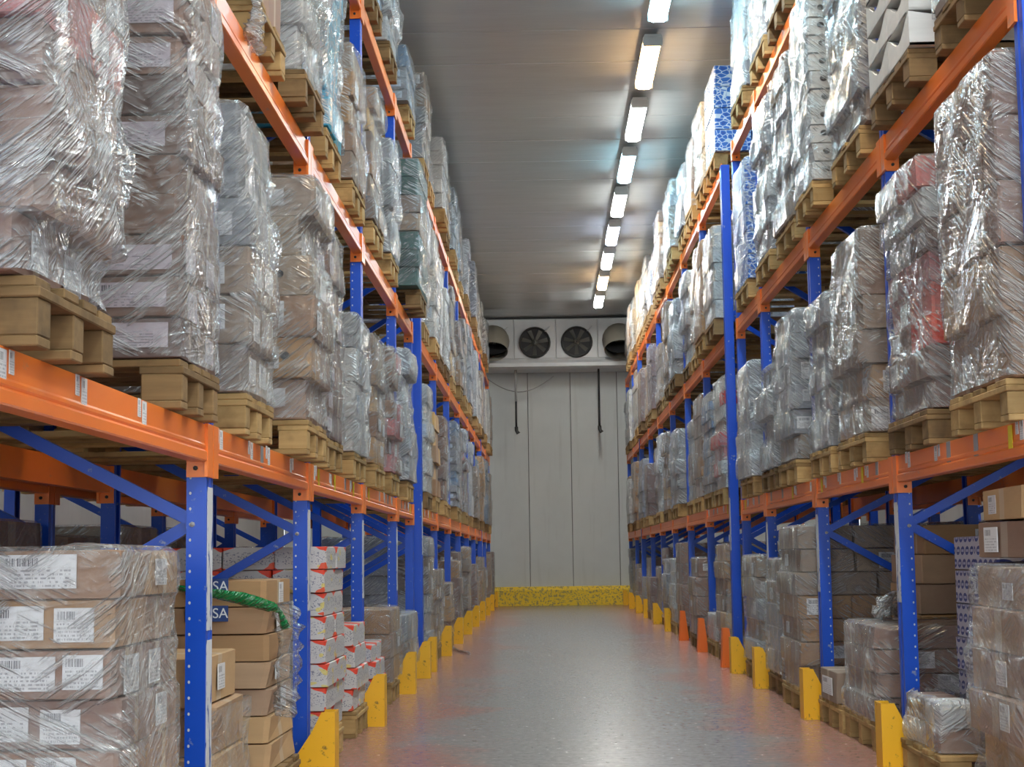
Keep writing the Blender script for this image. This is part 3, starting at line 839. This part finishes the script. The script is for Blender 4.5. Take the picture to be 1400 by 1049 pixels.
def wrap_mesh(layers, rng, filmname, npts, bottom=0.0, top_close=True, pad=0.012):
    """film around stacked layers; layers: (x0,x1,y0,y1,z0,z1)"""
    zs, ext = [], []
    L = np.array(layers)
    for i, l in enumerate(layers):
        h = l[5] - l[4]
        fr = (0.04, 0.35, 0.65, 0.96) if npts > 30 else (0.06, 0.94)
        nb = L[max(0, i - 1):i + 2]
        env = np.array([nb[:, 0].min(), nb[:, 1].max(), nb[:, 2].min(), nb[:, 3].max()])
        own = np.array(l[:4])
        for f in fr:
            k = 0.55 * (abs(f - 0.5) * 2) ** 2
            e = own * (1 - k) + env * k
            if 0.2 < f < 0.8: e = e + np.array([-1, 1, -1, 1]) * 0.003
            zs.append(l[4] + f * h); ext.append(e)
    zs[0] -= bottom
    ext = np.array(ext); zs = np.array(zs)
    off = rng.uniform(0, 50)
    # perimeter parameter of a rounded rectangle
    per = npts // 4
    V = []
    def ring(e, z, shrink=0.0, pad=pad):
        x0, x1, y0, y1 = e; x0 -= pad; y0 -= pad; x1 += pad; y1 += pad
        cx, cy = (x0 + x1) / 2, (y0 + y1) / 2; hx, hy = (x1 - x0) / 2 - shrink, (y1 - y0) / 2 - shrink
        r = 0.025; out = []
        for side in range(4):
            for k in range(per):
                t = -1 + 2 * k / per
                ex = [(t, -1), (1, t), (-t, 1), (-1, -t)][side]
                px, py = ex[0] * hx, ex[1] * hy
                # pull the corners in a little
                if k == 0: px *= 1 - r / max(hx, .05) * 0.5; py *= 1 - r / max(hy, .05) * 0.5
                nx_, ny_ = (0, -1) if side == 0 else (1, 0) if side == 1 else (0, 1) if side == 2 else (-1, 0)
                a = (px + py + off)
                dsp = 0
                for (fa, fz, ph, am) in SIN: dsp += am * math.sin(fa * a * 3 + fz * z * 2.0 + ph + off)
                dsp = max(-0.006, dsp * 0.0032)
                out.append((cx + px + nx_ * dsp, cy + py + ny_ * dsp, z))
        return out
    rings = [ring(e, z) for e, z in zip(ext, zs)]
    if top_close:
        e = ext[-1]; zt = layers[-1][5]
        hx = min(e[1] - e[0], e[3] - e[2]) / 2
        rings.append(ring(e, zt + 0.012, 0.02)); rings.append([(x, y, z + rng.uniform(-.004, .012)) for x, y, z in ring(e, zt + 0.012, hx * rng.uniform(0.25, 0.5))])
    n = per * 4
    V = [p for r_ in rings for p in r_]
    F = []
    for i in range(len(rings) - 1):
        for k in range(n):
            F.append((i * n + k, i * n + (k + 1) % n, (i + 1) * n + (k + 1) % n, (i + 1) * n + k))
    return mesh('stretch_wrap', V, F, filmname, True)

COUNT = {'load': 0, 'carton': 0}
def load(s, u, y, z, w, d, h, style, label, group, detail=2, film='std', top_open=False, front_only=False, seed=None, all_top=False):
    """a stack of cartons standing on a pallet; local x runs into the rack"""
    st = STY[style]; rng = random.Random(seed if seed is not None else COUNT['load'] * 17 + 3)
    COUNT['load'] += 1
    X = s * (FACE[s] + u)
    r = empty('carton_load', (X, y, z)); tag(r, label, 'pallet load', group)
    n = max(1, round(h / st['lh'])); lh = h / n
    nx, ny = st['nx'], st['ny']
    if d < 0.6: nx = max(1, nx - 1)
    layers = []; joined = []
    mats = st['m']
    cur = rng.choice(mats)
    lean = rng.uniform(-1, 1) * min(.03, st['dis'])
    for k in range(n):
        if rng.random() < 0.45: cur = rng.choice(mats)
        dx, dy = rng.uniform(-1, 1) * st['dis'] * 1.2, rng.uniform(-1, 1) * st['dis'] + lean * k / max(1, n)
        sh = rng.uniform(0, st['dis'] * 0.8)
        x0, x1, y0, y1 = dx + sh * 0.5, d + dx - sh * 0.5, dy + sh * 0.5, w + dy - sh * 0.5
        z0 = k * lh; z1 = z0 + lh - 0.003
        fl = sorted((s * x0, s * x1))
        layers.append((fl[0], fl[1], y0, y1, z0, z1))
        flip = rng.random() < 0.35 and nx > 1
        ax, ay = (nx, ny) if not flip else (max(1, nx - 1), ny)
        cw, cl = (x1 - x0) / ax, (y1 - y0) / ay
        for i in range(ax):
            for j in range(ay):
                if not (i == 0 or j == 0 or (k >= n - 1 and all_top)): continue
                if front_only and i > 0: continue
                sx, sy, sz = cw - 0.004, cl - 0.004, lh - 0.003
                cx, cy, cz = s * (x0 + cw * (i + .5)) , y0 + cl * (j + .5), z0 + lh / 2
                cx += rng.uniform(-1, 1) * st['dis'] * .3; 
                m = cur if rng.random() < .8 else rng.choice(mats)
                if detail == 0:
                    joined.append((cx - sx / 2, cx + sx / 2, cy - sy / 2, cy + sy / 2, cz - sz / 2, cz + sz / 2)); continue
                COUNT['carton'] += 1
                me = TRAY if st.get('tray') else rng.choice(CM[m])
                rz = rng.uniform(-1, 1) * st['dis'] * 0.8
                c = obj('tray' if st.get('tray') else 'carton', me, r, (cx, cy, cz), (0, 0, rz), (sx, sy, sz))
                # stickers: on the side that looks along the aisle and on the aisle side
                if j == 0 and rng.random() < st['lf']:
                    if style == 'brownlabel': lw_, lh_, ox = 0.62, 0.62, -s * rng.uniform(.10, .17)
                    elif style == 'brownlow': lw_, lh_, ox = 0.2, 0.7, -s * rng.choice((.3, .36, .2))
                    elif style == 'green': lw_, lh_, ox = 0.16, 0.35, 0.1
                    elif style == 'bluegrey': lw_, lh_, ox = .7, .6, 0
                    else: lw_, lh_, ox = min(.8, rng.uniform(.10, .17) / sx), min(.8, rng.uniform(.07, .11) / sz), rng.uniform(-.25, .25)
                    obj('label', lab_mesh(st['lm']), c, (ox, -0.5 - 0.004 / sy, rng.uniform(-.08, .08)), None, (lw_, 1 / sy, lh_))
                    if style == 'brownlow':
                        obj('label', lab_mesh(st['lm']), c, (ox + s * rng.uniform(.3, .36), -0.5 - 0.004 / sy, rng.uniform(-.05, .05)), None, (.36, 1 / sy, .7))
                if i == 0 and rng.random() < st['ls']:
                    lw_, lh_ = min(.8, rng.uniform(.09, .15) / sy), min(.8, rng.uniform(.06, .10) / sz)
                    obj('label', lab_mesh(st['lm']), c, (-s * (0.5 + 0.004 / sx), rng.uniform(-.2, .2), rng.uniform(-.1, .1)), (0, 0, -s * math.pi / 2), (lw_, 1 / sx, lh_))
                if st.get('hole') and j == 0 and rng.random() < st['hole']:
                    q = obj('hand_hole_shade', HOLE, c, (-s * ((0.5 - 0.075 / sx) if style == 'crate' else rng.uniform(.05, .2)), -0.5 - 0.005 / sy, 0.05), None, (0.042 / sx, 1, 0.034 / sz)); q['label'] = 'flat black disc as shaded hand hole'
    if detail == 0 and joined:
        q = obj('cartons', boxes('cartons', joined, rng.choice(mats)), r); q['kind'] = 'stuff'
    f = st['film'] if film == 'std' else film
    if f:
        if s > 0: f += '_turned'
        lay = layers if not top_open else layers[:max(1, int(len(layers) * 0.75))]
        q = obj('stretch_wrap', wrap_mesh(lay, rng, f, 48 if detail == 2 and y < 11 else (32 if detail else 20), 0.0, not top_open, 0.010 + 0.25 * st['dis']), r)
        q['label'] = 'crinkled clear stretch film'
    return r

# slots: per bay two pallets; near ones are placed as in the photograph
WID = {-1: 0.60, 1: 0.80}
def place(s, lev, n, half): return '%s rack, %s, %s bay, %s half' % (SIDE[s], LEVEL[lev], ORD[n], half)
# explicit near slots: (side, bay number from 0, level): list of dict per slot
def S(y, w, style, h, **k): return dict(y=y, w=w, style=style, h=h, **k)
SPEC = {
 # left rack
 (-1, 0, 0): [S(3.95, .62, 'brownlow', .85, film='film_milky')],
 (-1, 0, 1): [S(3.10, .62, 'pinkheavy', 1.2, u=-.07, old=1), S(4.58, .54, 'brownlabel', 1.2, film='film_milky')],
 (-1, 0, 2): [S(3.3, .6, 'brown', 1.1), S(4.4, .6, 'grey', 1.1)],
 (-1, 0, 3): [],
 (-1, 1, 0): [S(5.08, .60, 'sacks', .50, top_open=True, u=.0), S(6.35, .62, 'kraft_sa', .74, film=None, u=.0)],
 (-1, 1, 1): [S(5.56, .58, 'grey', 1.04), S(6.72, .62, 'holebrown', 1.04, u=-.10)],
 (-1, 1, 2): [S(5.82, .6, 'browntall', 1.15, film=None), S(6.7, .6, 'milky', 1.2, u=-.09, old=1)],
 (-1, 2, 0): [S(7.62, .72, 'redwhite', .88), S(8.85, .6, 'redwhite', .46)],
 (-1, 2, 1): [S(7.66, .62, 'brownlabel', 1.04), S(8.72, .66, 'milky', .76)],
 (-1, 2, 2): [S(7.62, .62, 'cyan', 1.1), S(8.72, .64, 'brown', .78)],
 (-1, 3, 0): [S(9.75, .6, 'redwhite', .3), S(10.7, .8, 'brown', .48, film='film_clear')],
 (-1, 3, 1): [S(9.85, .6, 'brown', .8), S(10.85, .7, 'pink', .85)],
 (-1, 3, 2): [S(9.8, .64, 'brown', .85), S(10.9, .64, 'grey', .8)],
 (-1, 3, 3): [S(9.8, .66, 'bluegrey', 1.0), S(10.9, .66, 'milky', .95)],
 (-1, 4, 0): [S(12.1, .9, 'grey', .40)],
 (-1, 4, 1): [S(12.1, .7, 'milky', 1.0)],
 (-1, 4, 2): [S(12.3, .92, 'green', 1.0, u=-.14)],
 (-1, 4, 3): [S(12.5, .75, 'bluegrey', .46)],
 (-1, 5, 0): [S(14.2, .7, 'grey', 1.0), S(15.3, .7, 'brown', .7)],
 (-1, 5, 1): [S(14.2, .7, 'white', .95), S(15.25, .7, 'brown', .8, film=None)],
 # right rack
 (1, 0, 0): [S(5.45, .78, 'sacks', .76), S(6.68, .72, 'oval', .88, u=.2, d=.9, film=None)],
 (1, 0, 1): [S(5.35, .82, 'browntall', 1.14, film='film_milky'), S(6.62, .78, 'pink', 1.06)],
 (1, 0, 2): [S(5.4, .8, 'grey', 1.0), S(6.55, .84, 'tray', 1.05, u=-.08)],
 (1, 1, 0): [S(7.93, .80, 'shortgrey', .46), S(8.8, .74, 'brown', .96, u=.38, d=.55, film=None)],
 (1, 1, 1): [S(7.9, .8, 'holebrown', 1.02), S(8.88, .70, 'grey', .86)],
 (1, 1, 2): [S(7.72, .92, 'grey', 1.15), S(8.95, .64, 'crate', 1.15, u=-.09)],
 (1, 2, 0): [S(9.88, .8, 'brown', .98, u=-.10), S(11.0, .78, 'grey', .78)],
 (1, 2, 1): [S(10.1, .8, 'grey', .95), S(11.05, .72, 'milky', .72)],
 (1, 2, 2): [S(9.9, .8, 'grey', 1.05), S(11.0, .76, 'milky', 1.1)],
 (1, 2, 3): [S(10.0, .8, 'milky', .95), S(10.95, .8, 'cyan', .9)],
 (1, 3, 0): [S(12.2, .82, 'grey', .8)],
 (1, 3, 1): [S(12.2, .82, 'milky', .88)],
 (1, 3, 2): [S(12.2, .82, 'bluecell', .95)],
 (1, 3, 3): [S(12.15, .85, 'milky', .95)],
 (1, 4, 0): [S(14.3, .8, 'brown', .9), S(15.3, .8, 'white', .25)],
 (1, 4, 1): [S(14.3, .8, 'pink', 1.0), S(15.25, .8, 'bluegrey', .95)],
 (1, 4, 3): [S(14.25, .85, 'bluecell', .80, film=None), S(15.25, .85, 'white', .75)],
 (1, 5, 3): [S(16.5, .8, 'brown', .75), S(17.5, .8, 'milky', .7)],
}
STY['kraft_sa'] = dict(m=['kraft_tan', 'kraft'], nx=1, ny=1, lh=.105, lf=0, ls=.6, lm='paper_white', film=None, dis=.012, w='tan cartons with blue label')
POOL = {0: ['brown', 'grey', 'brown', 'white', 'browntall', 'browntall'], 1: ['white', 'brown', 'grey', 'pink', 'milky', 'bluegrey', 'browntall'],
        2: ['milky', 'white', 'brown', 'grey', 'browntall', 'crate'], 3: ['milky', 'grey', 'white', 'brown', 'cyan']}
rs = random.Random(99)
for s in (-1, 1):
    for n, (ya, yb) in enumerate(BAYS[s]):
        for lev in range(4):
            sp = SPEC.get((s, n, lev))
            if sp is None:
                if ya < 3.2 and lev == 3: continue
                sp = []
                nsl = 2 if yb - ya > 2 else 1
                for k in range(nsl):
                    w = (0.66 if s < 0 else 0.8) + rs.uniform(-.03, .06)
                    yy = ya + 0.12 + k * (yb - ya - 0.2) / nsl + rs.uniform(0, .12)
                    hh = rs.uniform(.45, .95) if lev == 0 else rs.uniform(.72, 1.12) if lev < 3 else rs.uniform(.6, .92)
                    sp.append(S(yy, w, rs.choice(POOL[lev]), hh, u=rs.uniform(-.10, 0)))
            for k, q in enumerate(sp):
                half = 'nearer' if k == 0 else 'farther'
                if len(sp) == 1: half = 'middle'
                st = STY[q['style']]
                q = dict(q); q['w'] = min(q['w'], yb - ya - .16)
                mg = .09 + st['dis'] * 1.2 + .012
                mf = mg + (.11 if lev == 0 else 0)
                q['w'] = min(q['w'], yb - ya - mf - mg); q['y'] = min(max(q['y'], ya + mg), yb - mf - q['w'])
                if lev == 3 and q['y'] + q['w'] > 30.9: continue
                u = q.get('u', -.05); near = q['y'] < 13.6
                d = q.get('d', 1.0)
                pl = place(s, lev, n, half)
                pu = min(u, -.03) if q['style'] not in ('oval',) and d > .95 else -.06
                pallet(s, pu, q['y'] + 0.02 + (q['w'] - min(q['w'], WID[s])) / 2, BASE[lev], min(q['w'], WID[s]) - .02, ('weathered' if q.get('old') else 'plain') + ' wooden pallet, ' + pl,
                       'wooden pallets of the %s rack' % SIDE[s], near, 'wood_old' if (q.get('old') or rs.random() < .3) else 'wood_pale')
                load(s, u, q['y'], BASE[lev] + .145, q['w'], d, q['h'], q['style'], st['w'] + ', ' + pl, 'loads of the %s rack' % SIDE[s],
                     2 if near else (1 if q['y'] < 21 else 0), q.get('film', 'std'), q.get('top_open', False), seed=q.get('seed'), all_top=lev == 0)

# ------------------------------------------------------------------ rack rows standing back to back behind
for s in (-1, 1):
    off = DEPTH + 0.24
    for n, (y, tall) in enumerate(UP[s][:6]):
        r = empty('upright_frame', (s * (FACE[s] + off), y, 0))
        tag(r, 'blue upright of the row behind the %s rack, %s from the camera' % (SIDE[s], ORD[n]), 'rack upright', 'uprights behind the %s rack' % SIDE[s])
        obj('post', POST[s, False, 'f'], r); obj('post', POST[s, False, 'r'], r, (s * DEPTH, 0, 0))
        for b in BR[s][:4]: obj('brace', b, r)
    for n, (ya, yb) in enumerate(BAYS[s][:5]):
        for lev in (1, 2):
            beam(s, FACE[s] + off, ya, yb, lev, 'orange beam of the row behind the %s rack, %s, %s bay' % (SIDE[s], LEVEL[lev], ORD[n]), 'beams behind the %s rack' % SIDE[s])
        for lev in (0, 1):
            for k in range(2 if yb - ya > 2 else 1):
                yy = ya + .15 + k * 1.02
                pl = 'behind the %s rack, %s, %s bay, %s half' % (SIDE[s], LEVEL[lev], ORD[n], ('nearer', 'farther')[k])
                pallet(s, off - .03, yy, BASE[lev], .8, 'plain wooden pallet ' + pl, 'wooden pallets behind the %s rack' % SIDE[s], False)
                load(s, off - .03, yy, BASE[lev] + .145, .8, 1.0, rs.uniform(.88, 1.02), rs.choice(['brown', 'grey', 'browntall']), 'wrapped cartons ' + pl, 'loads behind the %s rack' % SIDE[s], 0)


# ------------------------------------------------------------------ single things and small details
def text_mesh(word, size, mat):
    cu = bpy.data.curves.new('word', 'FONT'); cu.body = word; cu.size = size; cu.extrude = 0.0008; cu.align_x = 'CENTER'; cu.align_y = 'CENTER'
    o = bpy.data.objects.new('tmp_word', cu); COL.objects.link(o)
    dg = bpy.context.evaluated_depsgraph_get(); me = bpy.data.meshes.new_from_object(o.evaluated_get(dg))
    bpy.data.objects.remove(o); bpy.data.curves.remove(cu)
    me.materials.clear(); me.materials.append(M[mat]); return me
def find(name_part, lev_words):
    for o in COL.objects:
        if o.get('category') == 'pallet load' and name_part in o['label'] and lev_words in o['label']: return o
def at(o, name, me, wpos, rot=None, scale=None, label=None):
    l = o.location; q = obj(name, me, o, (wpos[0] - l[0], wpos[1] - l[1], wpos[2] - l[2]), rot, scale)
    if label: q['label'] = label
    return q
# blue labels with the white letters SA on the tan cartons
sa = find('tan cartons with blue label', 'left rack')
sa_word = text_mesh('SA', 0.055, 'letter_white'); sa_card = chamfer('printed_label', 0.17, 0.003, 0.062, 0.001, 'sticker_blue')
fy = sa.location[1] - 0.016
for z in (0.862, 0.757):
    at(sa, 'printed_label', sa_card, (-1.33, fy, z), None, None, 'dark blue printed label')
    at(sa, 'lettering', sa_word, (-1.276, fy - 0.003, z), (math.pi / 2, 0, 0), None, 'white letters SA')
# dark letters on the short stack of the other rack
sm = find('short shiny-wrapped', 'right rack')
at(sm, 'lettering', text_mesh('Sm', 0.06, 'print_and_shade_black'), (1.69, sm.location[1] - 0.055, 0.215 + 0.0), (math.pi / 2, 0, 0), None, 'black printed letters')
# orange sticker
og = find('left rack, second shelf, third bay', 'nearer')
at(og, 'sticker', chamfer('orange_sticker', 0.085, 0.003, 0.06, 0.001, 'sticker_orange'), (-1.10, og.location[1] - 0.045, 3.09 + 0.03), None, None, 'bright orange sticker')

def ribbon(name, pts, wid, mat, seed=1, seg=7, rough=1.0):
    """crumpled strip of film following a path"""
    g = random.Random(seed); P = [Vector(p) for p in pts]; path = []
    for i in range(len(P) - 1):
        for k in range(seg): path.append(P[i].lerp(P[i + 1], k / seg))
    path.append(P[-1]); V, F = [], []; m = 6
    for i, c in enumerate(path):
        d = (path[min(i + 1, len(path) - 1)] - path[max(i - 1, 0)]).normalized()
        a = d.cross(Vector((0.2, 1, 0.3))).normalized(); b = d.cross(a)
        k0 = min(i / seg, len(wid) - 1.001); w = wid[int(k0)] * (1 - k0 % 1) + wid[int(k0) + 1] * (k0 % 1); w *= 1 + rough * g.uniform(-.25, .2)
        for k in range(m):
            t = 2 * math.pi * k / m
            V.append(c + a * math.cos(t) * w * (1 + rough * g.uniform(-.3, .2)) + b * math.sin(t) * w * 0.45 * (1 + rough * g.uniform(-.4, .3)))
    for i in range(len(path) - 1):
        for k in range(m): F.append((i * m + k, i * m + (k + 1) % m, (i + 1) * m + (k + 1) % m, (i + 1) * m + k))
    F += [tuple(range(m))[::-1], tuple((len(path) - 1) * m + k for k in range(m))]
    return mesh(name, V, F, mat, True)
o = obj('green_film', ribbon('green_film', [(-1.45, 6.28, .862), (-1.28, 6.24, .837), (-1.165, 6.24, .815), (-1.06, 6.25, .782), (-1.035, 6.3, .76), (-1.02, 6.33, .70)], [.012, .020, .027, .024, .010, .022], 'film_green', 3, 7, .25))
tag(o, 'twisted strip of green film across the tan cartons', 'film strip')
o = obj('loose_film', ribbon('loose_film', [(-1.02, 6.33, .80), (-1.005, 6.34, .68), (-1.01, 6.33, .5), (-1.03, 6.34, .36)], [.05, .06, .05], 'film_milky', 4))
tag(o, 'crumpled clear film bunched beside the tan cartons', 'film strip')
o = obj('loose_film', ribbon('hanging_film', [(-1.045, 5.775, 3.16), (-1.04, 5.765, 3.0), (-1.035, 5.76, 2.945), (-1.055, 5.765, 2.9), (-1.04, 5.76, 2.86), (-1.02, 5.765, 2.82)], [.05, .022, .035, .042, .03], 'film_heavy', 5))
tag(o, 'knotted white film hanging over an orange second-shelf beam', 'film strip')
o = obj('loose_film', ribbon('floor_film', [(-1.0, 17.2, .02), (-.93, 16.8, .012), (-.86, 16.5, .012), (-.78, 16.3, .01)], [.03, .02, .02], 'film_heavy', 6))
tag(o, 'strip of white film trailing on the floor by the left guards', 'film strip')

o = obj('loose_film', ribbon('top_film', [(1.60, 8.0, .655), (1.66, 8.04, .70), (1.70, 8.12, .715), (1.75, 8.22, .69), (1.82, 8.32, .66)], [.03, .06, .075, .07, .04], 'film_heavy', 9))
tag(o, 'crumpled film heaped on top of the short shiny stack', 'film strip')
# small carton at the edge of a floor pallet, low wrapped cartons before the oval cartons, two loose cartons on top
def single(name, loc, size, mat, label, rz=0.0, group=None, labels=()):
    c = obj(name, CM[mat][1], None, loc, (0, 0, rz), size); tag(c, label, 'carton', group)
    for (side, lw_, lh_, ox, oz) in labels:
        if side == 'front': obj('label', lab_mesh('paper_white'), c, (ox, -0.5 - 0.004 / size[1], oz), None, (lw_, 1 / size[1], lh_))
        else: obj('label', lab_mesh('paper_white'), c, (-0.5 - 0.004 / size[0], ox, oz), (0, 0, -math.pi / 2), (lw_, 1 / size[0], lh_))
    return c
single('small_carton', (1.66, 9.10, 0.147 + .085), (0.22, 0.46, 0.17), 'kraft_grey', 'small grey carton alone at the edge of a floor pallet', 0.02, None, [('side', .6, .55, 0, 0)])
z = 0.145 + 0.76 + 0.03
single('loose_carton', (1.92, 5.87, z + 0.066), (0.56, 0.60, 0.13), 'kraft', 'unwrapped brown carton under another on the bulging kraft stack', 0.05, 'loose cartons on the kraft stack', [('side', .25, .7, .2, 0)])
single('loose_carton', (1.93, 5.86, z + 0.135 + 0.06), (0.56, 0.58, 0.115), 'kraft_tan', 'topmost unwrapped tan carton on the bulging kraft stack', -0.04, 'loose cartons on the kraft stack', [('side', .2, .6, .25, 0)])
rr = empty('carton_load', (1.575, 6.66, 0.146)); tag(rr, 'low film-covered cartons in front of the blue oval cartons', 'pallet load')
lay = []
rq = random.Random(8)
for k in range(2):
    for j in range(2):
        obj('carton', CM['white_card' if (k + j) % 2 else 'kraft_mauve'][j], rr, (0.09, 0.155 + .31 * j, 0.05 + .1 * k), (0, 0, rq.uniform(-.05, .05)), (0.16, 0.30, 0.097))
    lay.append((0.0 + .01 * k, .19, 0.0, .62, .1 * k, .1 * k + .098))
q = obj('stretch_wrap', wrap_mesh(lay, rq, 'film_heavy', 48), rr); q['label'] = 'crinkled clear stretch film'
# pale board leaning on an upright
o = obj('leaning_board', chamfer('leaning_board', 0.09, 0.012, 0.36, 0.003, 'grey_card'), None, (1.73, 11.80, 0.19), (0.0, 0.28, 0.0))
tag(o, 'narrow grey board leaning against a right rack upright', 'board')

print('loads', COUNT)
